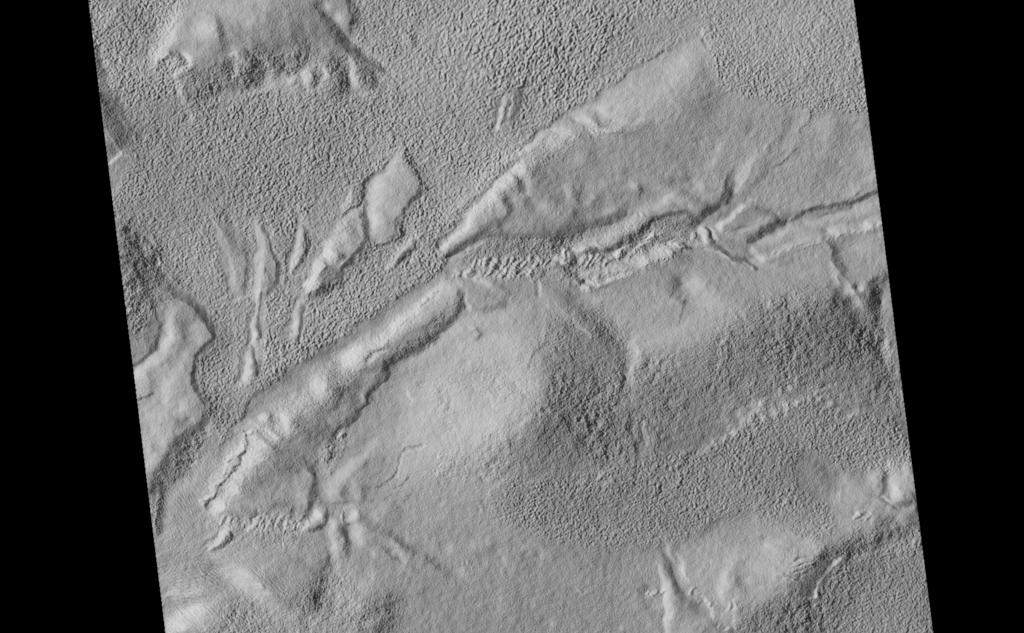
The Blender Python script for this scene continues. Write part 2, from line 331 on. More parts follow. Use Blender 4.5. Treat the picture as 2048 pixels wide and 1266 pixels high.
st(-30, 8, 5, (1648,474,.6),(1660,485,1),(1667,500,1.2),(1665,518,1.2),(1675,534,1.1),(1683,552,.9),(1684,572,.6)); st(28, 6, 11, (1674,525,.7),(1684,548,.9),(1696,572,1.1),(1706,590,1.3),(1718,604,.9)); bl(30,1722,574,6,8); bl(-24,1711,572,5,8)
bl(-10,1690,490,14,16); bl(8,1720,490,24,24)
bl(-30,1675,600,20,16); st(-30, 12, 12, (1690,612,.6),(1708,640,1),(1732,680,1),(1752,720,1),(1765,760,.8)); st(-50, 12, 12, (1752,566,.7),(1748,590,1),(1752,620,1.1),(1750,640,.7)); bl(22,1768,610,8,16); bl(-30,1772,560,8,10)
st(16,5,5,(1765,650,.7),(1775,690),(1780,720)); bl(12,1772,700,10,26); st(-24,5,4,(1760,660),(1764,690)); bl(-46,1787,768,6,9); bl(12,1777,755,8,8)
G[0] = 1.25
st(-18, 6, 10, (1290,490,.7),(1330,470,1),(1385,470,.6)); st(18,5,5,(1215,545),(1270,530),(1320,512),(1350,500))
# east basin
bl(-30,1353,568,10,14); bl(26,1394,568,20,22); bl(12,1420,600,20,20); st(-34,2.2,2,(1363,598,.9),(1364,615,1),(1358,642,.7)); st(-14,10,5,(1345,590),(1360,602)); bl(9,1330,610,30,12)
st(-20, 16, 14, (1128,600,.7),(1160,625,1),(1195,650,1),(1215,690,.9)); st(24,3,3,(1146,638,.7),(1158,654),(1178,668)); bl(-28,1136,662,6,12,-15); bl(-26,1203,655,9,16,-10); st(14,2,2,(1205,640),(1222,660)); bl(12,1190,600,20,10)
bl(-12,1040,590,20,14); bl(12,1008,640,22,12); st(14,5,5,(1062,565),(1080,575)); st(22,3,4,(1080,565),(1084,590)); st(-22,4,3,(1068,566),(1076,588)); st(-24,2,2,(1088,690),(1075,702),(1060,720),(1056,735))
pg(-12, 44, (1080,700),(1130,650),(1210,640),(1245,690),(1240,760),(1265,840),(1260,930),(1150,950),(1050,930),(1060,860),(1100,820),(1100,770))
pg(-14, 70, (1290,720),(1400,690),(1480,640),(1560,620),(1680,600),(1790,700),(1800,820),(1720,800),(1560,790),(1480,810),(1420,880),(1330,890),(1290,830))
pg(-10, 30, (1300,880),(1450,850),(1560,800),(1790,800),(1830,900),(1700,930),(1500,880),(1300,960))
st(30, 9, 14, (1272,698,.8),(1265,735,1),(1263,775,1.1),(1268,812,.9)); st(-16,22,8,(1246,715,.7),(1244,760,1),(1250,800,.7)); st(8, 14, 18, (1278,690,.4),(1272,711,1),(1268,745,1.1),(1262,785,.9)); st(-22,12,8,(1238,700,.6),(1240,740,1),(1250,790,1)); st(8,26,26,(1290,690,.7),(1350,672,1),(1400,650,.8))
st(-40,3,3,(1258,822,.8),(1262,840,1),(1260,865,1.2),(1264,890,1.2),(1271,915,1),(1270,945,.7)); st(-38, 7, 3, (1255,815,.5),(1262,830,.8),(1257,860,1),(1259,880,1),(1268,905,.8),(1271,925,.7),(1266,950,.6)); st(34,2.5,4,(1270,832,.8),(1270,850),(1264,872),(1266,890,.6)); st(22,4,4,(1284,840),(1290,862),(1300,888)); st(-16,4,4,(1276,850),(1284,885)); st(-16,2,2,(1292,840),(1310,862),(1322,880))
pg(9, 30, (850,740),(1000,690),(1100,720),(1105,790),(1060,860),(960,890),(900,930),(800,960),(760,900),(800,850))
st(26,5,2,(1112,752),(1109,775),(1106,797)); st(-16,2,12,(1116,755),(1112,800)); st(-28,2,2,(1101,822),(1096,843)); st(-26,2,2,(1023,880),(1020,905)); st(18,4,3,(1052,836),(1040,850)); st(22,3,3,(978,790),(986,812)); st(22,3,2,(960,950),(975,960))
st(-18,1.5,1.5,(1310,840),(1340,815)); bl(10,1070,780,14,16)
st(12,4,4,(1180,835),(1215,815),(1230,790)); st(-14,2,2,(1212,812),(1225,826),(1232,845)); bl(-18,1176,856,5,8); bl(-14,1200,915,10,6)
bl(9,930,690,40,20); bl(-8,960,740,40,14)
st(-22,6,3,(952,655,.6),(962,668,1),(955,680,.6)); st(14,4,4,(940,655),(955,650)); bl(8,1005,680,20,14)
# lumpy bench at the basin foot
G[0] = 1.4
crags(18,1400,905,1470,855,10,13,3.2,90,.25,10); crags(20,1470,855,1530,815,8,11,3.4,91,.3,9); crags(17,1530,822,1660,790,16,11,3.2,92,.2,12); crags(15,1660,830,1740,815,8,9,3,93,.3,8); crags(14,1300,935,1400,900,12,14,3,94,.2,12); crags(14,1130,990,1290,935,22,12,3.4,95,.3,16)
bl(36,1517,803,9,6,-35); bl(18,1508,815,10,9); st(-22,5,3,(1490,812),(1497,796),(1512,785)); bl(28,1478,828,5,12); bl(34,1468,863,7,7,-40); bl(24,1432,890,5,8); bl(20,1410,905,4,12); bl(18,1395,912,4,14)
for k_, (a_, b_) in enumerate([(1550,826),(1570,812),(1595,804),(1615,800),(1633,785),(1648,780),(1640,800),(1660,812),(1675,818),(1700,828),(1713,824),(1530,838),(1500,845),(1580,778),(1562,788)]):
    bl(34,a_,b_,6,7); bl(-22,a_+9,b_+2,4,6)
bl(-22,1752,790,22,12,40); bl(-16,1740,812,14,10); bl(-14,1640,770,14,8)
G[0] = 1.55
# south east mounds
pg(4, 14, (1600,900),(1650,920),(1690,950),(1670,1000),(1640,1010),(1605,985),(1585,930))
bl(-14,1664,965,18,26,-20); bl(-10,1640,930,20,16,30); st(14,5,10,(1690,960,.6),(1680,985,1),(1672,1015,.8)); bl(10,1700,985,14,24)
bl(20,1746,962,13,14); st(-24,6,4,(1766,950,.8),(1772,975),(1760,985,.5)); st(24, 10, 10, (1782,930,.6),(1790,955,1),(1795,980,1.2),(1792,998,1)); bl(16,1812,950,12,20); st(-50,4,4,(1826,990,.7),(1832,1005),(1836,1030,.7)); bl(-34,1812,1010,16,7,-10); st(-26,3,3,(1762,1000),(1780,1012),(1795,1020)); st(26,3,3,(1764,992),(1778,1004)); bl(20,1740,1030,9,14); bl(18,1804,1040,10,10)
bl(-12,1720,1040,12,12); crags(34,1710,1028,1735,1034,5,12,2.6,41,.6)
pg(-30, 14, (1840,1030),(1780,1040),(1740,1060),(1700,1070),(1660,1090),(1640,1115),(1600,1140),(1580,1170),(1640,1150),(1690,1115),(1750,1095),(1800,1075),(1850,1070))
st(-26, 12, 6, (1800,1060,.6),(1760,1078,1),(1735,1092,1.1),(1710,1098,1),(1690,1100,.8)); st(-16,10,10,(1755,1040),(1775,1050)); bl(14,1796,1075,9,9); st(16,5,6,(1758,1095,.8),(1740,1108),(1725,1118)); 
st(-34, 14, 4, (1672,1112,.5),(1655,1130,1),(1643,1150,1.1),(1632,1172,1),(1624,1190,.9)); pg(-22,5,(1590,1171),(1614,1160),(1648,1130),(1634,1174),(1625,1195),(1606,1188))
bl(-38,1640,1150,14,26,32); bl(-24,1612,1175,16,12); bl(-26,1670,1105,20,12,-20); st(84, 4, 5, (1682,1116,1),(1668,1128,.9),(1654,1144,.9),(1643,1160,1),(1636,1175,1),(1629,1192,1.2)); bl(20,1678,1122,8,6)
st(12,2,2,(1590,1172),(1606,1190),(1626,1198)); st(-16,2,2,(1588,1178),(1604,1196),(1632,1202),(1652,1222),(1662,1240,.6))
for k_, (a_, b_, c_, d_) in enumerate([(1588,1130,1630,1118),(1594,1142,1626,1130),(1600,1152,1640,1128),(1585,1118,1610,1112),(1570,1150,1600,1160)]):
    st(-30,2,2,(a_,b_),(c_,d_)); st(20,2,2,(a_,b_+4),(c_,d_+4))
pg(-28, 22, (1470,1250),(1500,1225),(1560,1195),(1600,1185),(1650,1215),(1665,1260),(1650,1340),(1420,1340),(1400,1262))
pg(-10, 25, (1660,1130),(1760,1110),(1750,1160),(1700,1230),(1670,1250),(1640,1200))
G[0] = 1.2
# smooth lobe
pg(8, 14, (1360,1095),(1430,1055),(1500,1028),(1560,1055),(1640,1080),(1650,1105),(1590,1140),(1520,1185),(1450,1205),(1400,1190),(1370,1150))
st(20, 7, 8, (1470,1122,.5),(1456,1140,1),(1448,1165,1.1),(1447,1200,.9)); bl(-26,1477,1160,10,15); bl(-14,1482,1178,10,12); bl(18,1500,1158,7,9); bl(-12,1475,1130,12,8); bl(-12,1580,1095,20,20); bl(20,1533,1087,9,7); bl(-22,1524,1073,7,4,-20); bl(16,1518,1066,7,5)
st(26, 6, 7, (1362,1112,.6),(1365,1130,1),(1370,1152,1.1),(1376,1168,.6)); st(-24, 8, 9, (1322,1100,.4),(1328,1112,.8),(1338,1135,1),(1347,1160,1.2),(1355,1180,.9),(1372,1195,.7)); st(22,5,5,(1330,1092,.8),(1338,1102),(1345,1120,.5))
st(34, 8, 6, (1320,1112,.6),(1322,1150,.9),(1330,1185,1.2),(1334,1215,1.2),(1331,1262,1),(1335,1300)); st(-12, 15, 12, (1275,1180,.7),(1285,1200,1),(1300,1220,1.1),(1315,1240,1.1),(1326,1262,1.1),(1330,1300)); bl(16,1315,1215,14,8); bl(10,1300,1190,10,8)
bl(-36,1294,1176,6,6); crags(46,1296,1186,1324,1182,6,8,2.6,44,.4); bl(-36,1391,1216,13,16,-30); bl(-14,1360,1215,10,20); st(30,4,3,(1406,1192,.7),(1414,1208),(1422,1232)); crags(30,1380,1178,1425,1215,8,8,2.2,45); bl(-30,1430,1244,14,9,20);  bl(12,1350,1195,10,6)
st(24,4,4,(1466,1205),(1466,1230),(1470,1262)); crags(32,1450,1212,1480,1222,6,14,2.6,46); crags(22,1425,1236,1460,1262,7,8,2.4,47)
# the big south west ridge, canyon arm
st(-9, 7, 10, (868,560,.6),(800,600),(740,650),(680,690),(600,740),(530,790),(480,840,.8))
st(26, 15, 13, (880,575,.6),(862,590,.9),(830,620,1),(800,645,1.1),(775,668,1.1),(750,684,.8)); crags(24, 760,690, 870,585, 18, 7, 2.6, 51, .6)
bl(14,800,650,14,10,-40); st(10,10,10,(890,568),(912,572)); bl(8,900,600,20,14)
st(-44, 6, 6, (918,580,.5),(925,592,.9),(926,612,1.1),(912,628,.9),(900,640,1.1),(893,655,1.1),(880,668,1.2),(862,682,1.2),(840,694,1),(815,706,1.1),(795,716,1),(774,728,1.1)); st(-22,12,5,(880,650,.6),(850,680,1),(800,705,1),(775,722)); bl(-18,868,645,10,12); bl(14,868,660,7,12); bl(18,880,658,4,7)
pg(-8, 16, (830,615),(905,585),(922,600),(895,645),(850,680),(790,712),(760,700))
st(26, 4, 5, (933,578,.6),(935,595,1),(938,616,1.1)); bl(12,948,625,14,10); st(-20,6,5,(1005,572,.6),(1014,586,1),(1010,602,1),(990,614,1),(960,616,.5)); st(30,7,6,(932,553,.6),(950,558,.9),(968,566,1.1),(976,572,.8));  bl(-10,975,592,18,12)
st(10,8,12,(940,640,.8),(1000,625),(1050,610,.5)); st(10,6,8,(800,735,.7),(860,700),(910,655),(940,632,.6))
st(-20, 3, 12, (775,728,.9),(772,742,1),(758,772,.8),(740,795,1),(728,818,.8),(706,840,1),(680,860,.9),(670,885,1)); st(-38, 3, 4, (775,728,.9),(772,742,1.1),(769,762,1),(758,772,.8),(746,780,1),(740,795,1.1),(738,808,.9),(728,818,.8),(715,828,1.2),(706,840,1.1),(692,854,1.1),(678,860,.9),(673,872,1),(673,884,.9),(664,905,.9),(660,918,.5)); st(-22,3,3,(742,785),(748,800))
st(-36,3,3,(771,692,.6),(760,699,1),(745,705,.8),(738,722,.7)); st(20,3,4,(768,700),(750,712),(744,728)); bl(30,728,792,6,11,15); bl(-16,704,800,8,20); bl(-18,715,770,10,12,30)
crags(30,672,885,690,870,5,12,2,60,.4); crags(26,645,915,690,900,8,12,2.4,61,.3); crags(26,790,715,860,690,10,8,2.2,62,.3)
pg(13,10,(682,712),(700,690),(726,692),(736,706),(728,730),(704,742),(686,732)); bl(22,706,712,22,20,-20); bl(14,716,700,10,7,-30); bl(14,698,718,8,12,20); bl(20,690,722,22,14); pg(13,9,(620,760),(640,752),(658,768),(658,785),(642,808),(628,792)); bl(20,640,778,17,20,-15); bl(16,648,768,8,6); bl(14,632,786,7,9); bl(16,625,765,20,18); bl(-14,668,748,8,18,30); bl(-12,672,812,16,18); pg(15,8,(552,826),(566,818),(584,834),(588,852),(578,866),(560,850)); bl(18,569,838,13,15,20); bl(18,562,830,6,7); bl(16,576,850,5,8); bl(18,575,862,10,8); bl(12,590,830,10,12); bl(-18,600,850,10,24,-20); bl(10,600,800,16,18)
st(-14,8,8,(735,735,.7),(705,765),(680,790)); bl(12,660,835,10,16); bl(-14,640,870,20,34,20); bl(-12,690,840,10,12)
bl(60,530,834,6,6,20); bl(26,522,832,7,5); bl(-34,540,834,3,6,-15); bl(-12,542,850,8,10)
st(20, 9, 12, (520,845,.7),(506,858,1),(490,880,1),(474,905,1),(458,930,.9),(440,955,.8),(420,985,.8),(405,1010,.6))
st(-62, 2.6, 2.6, (492,863,.8),(497,876,.8),(497,888,.6),(487,900,1),(479,908,1.1),(480,922,.9),(470,936,.8),(453,954,.7),(441,968,1),(433,978,1.2),(426,990,1.1),(419,1002,.9),(412,1018,.6))
pg(17,5,(500,868),(520,872),(532,890),(516,900),(500,892)); pg(20,5,(484,906),(512,902),(526,915),(516,930),(498,940),(484,926)); pg(22,4,(464,944),(482,946),(490,956),(476,962),(462,956)); pg(20,5,(444,978),(458,960),(474,970),(482,984),(466,996),(452,996)); pg(18,6,(424,1010),(440,992),(452,1004),(444,1022),(428,1034)); bl(14,500,910,30,40,30); bl(20,472,985,10,10); bl(36,438,1010,12,13,-20); bl(26,428,1025,8,8); bl(18,530,890,10,6,20); st(26,3,3,(515,850,.6),(535,862),(552,878,1)); st(-16,4,5,(522,868),(548,892)); bl(-18,490,965,7,7); bl(-14,545,900,14,12)
st(14,2.5,2.5,(520,915),(540,925),(545,935)); st(-12,12,16,(560,900,.6),(540,950,1),(500,990,.8)); bl(-8,590,930,30,40)
crags(26, 500,860, 410,1000, 20, 8, 2.4, 63, .9)
st(-46, 7, 5, (612,925,.5),(622,945,.9),(626,965,1),(625,985,1.1),(620,1008,1.2),(608,1026,1)); bl(16,612,948,5,10,-10); bl(18,598,998,6,14); bl(14,610,1000,4,14); st(-20,4,4,(636,920),(630,935))
bl(-16,560,1010,20,12); bl(-34,511,1024,6,10,15); bl(-24,506,1038,5,8); st(24,3,4,(519,1020),(516,1040)); bl(-24,548,1012,9,4,-40); bl(-28,586,1022,7,9); st(-16,3,3,(445,1022),(470,1030),(486,1030)); st(10,7,7,(450,1010),(480,1018))
crags(30, 440,1040, 540,1050, 16, 12, 2.8, 71, .3); crags(46, 490,1062, 612,1050, 19, 15, 2.8, 72, .2); crags(30,500,1045,600,1035,14,14,2.6,74,.2)
bl(95,634,1028,6,9,20); bl(85,618,1046,10,7,-35); bl(40,610,1056,7,5); st(-44,2,2,(616,1036),(622,1044)); st(-54,4,5,(654,1028,.9),(650,1044,1),(642,1058,.9),(630,1064,.6)); st(26,2,2,(644,1022),(654,1028)); st(22,3,3,(648,1038),(644,1048))
# wedge butte
st(52, 6, 7, (452,1062,.9),(446,1072,1),(434,1088,1),(421,1102,.7)); st(-50, 4, 4.5, (458,1066,.8),(464,1076,1.1),(456,1086,1.1),(443,1094,1),(430,1103,.9)); st(14,3,3,(470,1078),(448,1098)); st(-30,2,2,(420,1098,.6),(408,1105),(396,1115,.5)); st(-16,3,3,(438,1066),(418,1082),(400,1098)); st(16,3,4,(432,1060),(410,1080))
# apron and lower hill
st(26,10,13,(450,1136,.7),(478,1156,1),(505,1172,1),(534,1190,.7)); bl(22,488,1155,18,11,32); bl(32,505,1172,26,12,35); bl(14,470,1140,18,10,30); st(14,8,8,(520,1180),(560,1210)); bl(40,357,1245,22,18,-10); bl(18,395,1220,26,10,-20); bl(20,340,1262,18,14); bl(12,380,1235,40,14); st(18,5,5,(335,1190),(370,1185),(410,1180,.5))

_r = np.random.default_rng(5)
for _k in range(13):
    _R = 42+_k*7.5+_r.uniform(-1.5, 1.5); _a0 = _r.uniform(195, 215); _a1 = _r.uniform(290, 330)
    _p = [(397+_R*1.05*math.cos(math.radians(a)), 1212+_R*.95*math.sin(math.radians(a)), .5+.5*_r.random()) for a in np.linspace(_a0, _a1, 7)]
    st(7, 2.6, 2.6, *_p); st(-7, 2.2, 2.2, *[(x+2.5, y+3.5, f) for x, y, f in _p])
for _k in range(9):
    _x = 335+_k*5+_r.uniform(-3, 3); _y = 1190+_k*7
    st(9, 2.4, 2.4, (_x-8,_y-12,.6),(_x+14,_y+4,1),(_x+40,_y+14,.5)); st(-8, 2, 2, (_x-10,_y-8,.6),(_x+12,_y+8,1),(_x+38,_y+18,.5))
st(-10,20,20,(440,1230),(500,1200)); bl(-14,470,1195,18,12,20); bl(-12,560,1150,24,14)
bl(-36,640,1150,16,34,12); bl(-18,630,1195,18,22); bl(-12,590,1130,30,14); bl(-26,655,1125,8,12)
pg(-12, 24, (600,1130),(660,1110),(680,1160),(650,1230),(600,1220))
bl(24,664,985,12,16,-20); bl(-26,692,985,7,14,20); bl(14,706,975,6,14); bl(-28,728,985,7,18,10); bl(12,712,1000,8,8); st(-14,3,3,(640,1006),(665,1010),(690,1004),(718,1002)); bl(-16,730,925,9,20,15); st(16,3,3,(690,1015),(706,1012))
st(22, 12, 12, (752,890,.7),(720,918,1),(692,940,1),(674,962,1)); bl(-8,760,945,20,34,20)
st(44,3.5,3,(687,1020,.7),(682,1032,1),(688,1042,.6)); st(-44,2.5,3,(691,1024),(690,1036),(698,1048,.8)); bl(38,704,1031,8,10); bl(20,710,1026,6,5); bl(-14,718,1030,5,8)
st(26, 10, 10, (664,1045,.8),(662,1070,1),(668,1095,1.1),(672,1110,.7)); st(-30, 8, 8, (686,1052,.7),(695,1070,1.1),(694,1092,.9),(688,1110,.5)); bl(30,718,1075,11,18,-20); bl(14,712,1052,8,10); bl(12,675,1135,8,22); bl(12,745,1150,10,12)
bl(16,748,1034,12,12); bl(-14,790,1024,14,16); bl(9,772,1020,10,14)
st(-22, 10, 7, (733,1052,.5),(750,1062,.9),(777,1068,1),(793,1080,1.1),(806,1092,1.1),(826,1104,.7)); st(16,6,6,(780,1085,.8),(800,1105),(812,1118)); st(-24,4,4,(765,1095,.4),(780,1105,1),(798,1120,1)); bl(20,746,1105,12,8,20); st(12,5,5,(800,1130),(818,1150)); st(-16,5,5,(820,1120,.8),(838,1142)); st(-14,9,8,(848,1105,.5),(862,1124,1),(882,1143,.9),(902,1150,1)); bl(20,922,1140,10,9,30); bl(15,903,1097,9,9,-30); bl(-12,884,1090,8,10); bl(18,818,1079,4,4); bl(10,945,1092,10,10); bl(-12,956,1108,10,12)
bl(-34,778,1215,20,26,10); bl(-26,768,1255,22,20); bl(-14,800,1195,14,20); bl(-12,740,1205,14,16); bl(10,700,1215,14,24); bl(14,730,1172,12,14); bl(10,820,1200,10,20,-20); bl(-10,850,1190,14,20); bl(8,680,1190,10,20)
bl(12,1010,1115,9,16,-30); bl(-10,1040,1120,16,14,40); bl(12,1080,1105,14,14); bl(-10,985,1100,14,12); bl(12,970,1080,8,8); st(-18,2,2,(1067,1100),(1068,1110)); st(-16,2,2,(1072,1102),(1075,1112)); bl(12,1048,1096,8,6); st(-20,2,2,(1183,1125),(1190,1130),(1184,1140)); crags(28,1155,1184,1175,1186,3,6,2.4,80,.2); bl(-12,1082,1245,10,16); bl(16,1103,1250,6,12); bl(24,1244,1254,5,6,-30); bl(-12,1238,1250,4,5); bl(-8,960,1230,20,14); bl(8,1000,1200,14,24); bl(-8,1035,1180,12,24)
# terraces and cracks west of the basin
st(-28,1.6,1.6,(842,889,.6),(815,895,1),(800,903,1),(795,925,1),(788,948,1.1),(775,962,1.1),(752,975,.9)); st(14,3,2,(846,892),(806,906),(800,930),(790,955)); st(-26,1.6,1.6,(816,954),(802,967),(786,976)); st(-20,1.6,1.6,(827,980),(812,990),(806,1002)); st(-20,1.5,1.5,(785,988),(768,1002)); st(26,1.8,2,(816,782),(825,800),(820,812)); bl(-18,896,812,8,12,-10); bl(10,912,812,12,12)
st(-26,1.8,1.8,(960,998),(966,1010),(966,1022)); st(14,3,3,(955,1000),(960,1025)); bl(-16,836,770,4,7,-20); bl(8,806,790,16,20)

#TEX
# ------------------------------------------------------------------ where each kind of ground lies
def mask(*polys):
    m = np.zeros((ny, nx), np.float32)
    for f, v, pts in polys:
        s, k = pmask(f, pts); k = sm(k)
        m[s] = m[s]*(1-k)+v*k
    return m
BIG = 1e4
RIDGE_LINE = [(1416,52),(1262,140),(1196,186),(1136,222),(1073,260),(1041,308),(1000,346),(930,420),(872,492),(900,520),(860,556),(780,604),(720,650),(650,695),(560,752),(500,800),(470,850),(440,890)]
brainM = mask(
    (6, 1.0, [(100,-90)]+[(1500,-90)]+RIDGE_LINE+[(425,850),(400,780),(395,720),(440,670),(400,600),(340,560),(300,470),(220,430),(100,400)]),
    (9, .85, [(1412,40),(1405,80),(1425,140),(1445,185),(1500,195),(1560,210),(1640,225),(1700,225),(1745,238),(1800,240),(1800,-90),(1400,-90)]),
    (12, .95, [(970,1000),(1010,955),(1120,955),(1270,925),(1300,900),(1400,905),(1460,870),(1500,830),(1600,795),(1700,830),(1790,830),(1830,900),(1850,940),(1760,952),(1680,940),(1610,900),(1590,930),(1610,985),(1660,1010),(1675,1060),(1640,1082),(1560,1060),(1500,1025),(1440,1040),(1350,1090),(1240,1100),(1160,1095),(1060,1065),(1000,1050)]),
    (14, .7, [(1680,1130),(1750,1105),(1830,1060),(1920,1050),(1930,1340),(1640,1340),(1660,1250),(1640,1200)]),
    (8, .12, [(405,-60),(375,10),(340,70),(325,105),(355,115),(378,120),(395,150),(430,130),(520,110),(600,110),(660,110),(720,120),(765,142),(740,118),(705,85),(712,40),(690,-60)]),
    (8, .45, [(360,150),(380,205),(450,200),(520,180),(600,185),(700,195),(750,175),(760,140),(700,110),(600,110),(520,100),(440,130)]),
    (4, .1, [(803,302),(765,332),(728,362),(722,400),(690,435),(655,480),(610,570),(630,584),(680,560),(730,500),(735,480),(790,480),(798,440),(843,395),(843,375),(815,322)]),
    (6, .08, [(512,444),(504,520),(504,600),(494,680),(470,760),(522,752),(526,680),(532,600),(562,566),(562,520),(536,452)]),
    (6, .08, [(603,428),(584,480),(568,550),(594,554),(624,500),(622,466)]), (6, .1, [(592,600),(564,670),(602,686),(616,616)]),
    (6, .2, [(426,440),(444,545),(466,606),(492,596),(504,520),(474,450)]),
    (3, .2, [(826,476),(775,534),(800,532),(832,502)]),
    (5, .35, [(998,190),(985,255),(1030,250),(1060,170)]), (14, .55, [(640,370),(600,480),(560,600),(640,600),(720,420),(720,360)]),
    (12, .3, [(195,100),(200,420),(262,330),(270,260),(225,170)]),
    (12, .5, [(1270,40),(1400,30),(1400,60),(1240,140),(1180,180),(1200,110)]),
)
roughM = mask(
    (30, .8, [(1090,620),(1200,610),(1290,700),(1400,690),(1480,600),(1620,560),(1690,600),(1760,560),(1800,700),(1820,830),(1700,820),(1600,790),(1480,830),(1300,900),(1260,930),(1000,960),(950,960),(900,900),(1000,830),(1080,800),(1080,700)]),
    (20, .5, [(840,760),(1000,700),(1080,720),(1080,800),(1000,830),(900,900),(860,940),(930,960),(1000,1000),(900,900)]),
    (26, .7, [(375,140),(372,190),(400,215),(432,205),(450,175),(505,190),(530,165),(560,150),(600,175),(622,192),(650,180),(690,205),(705,170),(745,185),(757,150),(715,118),(670,105),(640,85),(600,80),(560,105),(500,90),(480,120),(430,140)]),
    (12, .85, [(1420,1340),(1480,1230),(1560,1180),(1570,1150),(1640,1100),(1700,1060),(1800,1030),(1850,1050),(1850,1100),(1700,1130),(1660,1200),(1680,1260),(1670,1340)]),
    (10, 1.0, [(235,440),(300,480),(330,520),(350,600),(300,640),(270,680),(230,600)]),
    (8, 1.0, [(410,855),(425,870),(390,930),(340,980),(310,1070),(290,1000),(340,900)]),
    (14, .6, [(450,1020),(620,1020),(680,1060),(700,1120),(560,1100),(440,1090),(400,1040)]),
    (20, .7, [(560,1170),(700,1130),(720,1200),(810,1190),(820,1340),(330,1340),(340,1250),(450,1200)]),
    (8, .9, [(930,505),(990,470),(1100,478),(1240,445),(1390,430),(1420,480),(1320,530),(1180,580),(1050,560),(900,560)]),
    (3, .1, [(1590,1170),(1640,1125),(1680,1108),(1694,1118),(1660,1150),(1640,1190),(1622,1200),(1604,1190)]), (6, .8, [(640,900),(690,860),(700,880),(660,950),(630,930)]), (8,.6,[(770,735),(860,680),(920,600),(900,600),(850,660),(760,720)]),
    (8, .7, [(880,905),(940,885),(960,900),(930,950),(890,970),(860,950)]),
)
# ------------------------------------------------------------------ relief from the slopes
def tone_to_slope(t):
    v = np.clip((T0+t)/255.0, .10, .94)
    lin = ((v+.055)/1.055)**2.4; l0 = ((T0/255.0+.055)/1.055)**2.4
    r = np.clip(lin/l0, .06, 2.05)
    te = math.tan(el)
    p = (r-1)*te
    for _ in range(8):                    # steep faces need a little more lean than the linear estimate
        p = r*te*np.sqrt(1+p*p)-te
        p = np.clip(p, -.75, 1.3)
    return p
T0 = 152.0
GAIN = 1.5
S = tone_to_slope(T).astype(np.float64)
S = np.where(S < 0, -.42*np.tanh(-1.6*S/.42), .85*np.tanh(1.55*S/.85))
yy = np.clip((Y-YA)/60, 0, 1)*np.clip((YB-Y)/60, 0, 1); xx = np.clip((X-XA)/50, 0, 1)*np.clip((XB-X)/50, 0, 1)
SM = S[:, 60:-60].mean()
S = (S-SM)*sm(np.clip(yy, 0, 1))*sm(np.clip(xx, 0, 1))
kL = 2j*math.pi*(fx*LX+fy*LY)*-1.0
k2 = (2*math.pi*K)**2
LAM = 0.035
Hf = np.conj(kL)*np.fft.fft2(S)/(np.abs(kL)**2+LAM*k2+(2*math.pi/2600)**2)
H = np.real(np.fft.ifft2(Hf)).astype(np.float64)
H -= SM*((X-1024)*LX+(Y-633)*LY)      # the whole tract leans a little away from the sun

# ------------------------------------------------------------------ surface texture of the ground
patch = fractal(420, 90, 1.0, 31)
def knobs(su, sv, ang, spread, seed, warp=2.2):
    """closely packed low knobs: su/sv = spacing along and across their long axis, ang = that axis"""
    r = np.random.default_rng(seed)
    c, n = math.cos(math.radians(ang)), math.sin(math.radians(ang))
    w1 = fractal(110, 14, 1.0, seed+100)*warp; w2 = fractal(110, 14, 1.0, seed+200)*warp
    XX = X-XA+w1; YY = Y-YA+w2
    px = (XX*c+YY*n)/su; py = (-XX*n+YY*c)/sv
    ox0, oy0 = math.floor(px.min())-4, math.floor(py.min())-4
    px -= ox0; py -= oy0
    cy = np.floor(py).astype(int)
    nc, nr = int(px.max())+6, int(py.max())+6
    sh = r.random(nr).astype(np.float32)           # every row of knobs is offset by its own amount
    jx = r.uniform(.28, .72, (nr, nc)).astype(np.float32); jy = r.uniform(.3, .7, (nr, nc)).astype(np.float32)
    an = np.radians(spread*r.standard_normal((nr, nc))).astype(np.float32)
    sz = r.uniform(.8, 1.2, (nr, nc)).astype(np.float32); hh = r.uniform(.55, 1.0, (nr, nc)).astype(np.float32)
    ln = r.uniform(.7, 1.35, (nr, nc)).astype(np.float32)
    ca, sa = np.cos(an), np.sin(an)
    out = np.zeros_like(X)
    for oy in (-1, 0, 1):
        row = np.clip(cy+oy, 0, nr-1)
        pxr = px+sh[row]; cx = np.floor(pxr).astype(int)
        for ox in (-1, 0, 1):
            b = row, np.clip(cx+ox, 0, nc-1)
            dx = (pxr-(cx+ox+jx[b]))*su; dy = (py-(cy+oy+jy[b]))*sv
            u = (dx*ca[b]+dy*sa[b])/(.74*su*sz[b]*ln[b]); v = (-dx*sa[b]+dy*ca[b])/(.70*sv*sz[b])
            out = np.maximum(out, hh[b]*np.clip(1-(u*u+v*v), 0, 1)**1.4)
    return np.real(np.fft.ifft2(np.fft.fft2(out)*np.exp(-2*(math.pi*1.0*K)**2))).astype(np.float32)
coarse = knobs(11.8, 7.0, 114, 18, 1)+.06*band(8, .5, 1, 112, .6)
mid = knobs(8.4, 6.1, 118, 26, 2)+.06*band(6, .5, 2, 118, .5)
fine = knobs(6.8, 5.5, 124, 34, 3)+.05*band(5, .5, 4, 120, .4)
def lumps(a): return a
cm = np.clip(1-np.hypot((X-1080)/360, (Y-90)/230), 0, 1)
cm = np.clip(cm*1.6, 0, 1)
cm = np.maximum(cm, np.clip(1-np.hypot((X-1600)/200, (Y+20)/130), 0, 1))
cm = np.maximum(cm, .5*np.clip(1-np.hypot((X-1560)/170, (Y-1000)/90), 0, 1))
fm = .35*(Y > 700)*(X > 900)+np.clip((560-X)/300, 0, 1)*np.clip((Y-200)/200, 0, 1)*.7+np.clip((X-1500)/200, 0, 1)*.5*(Y > 500)
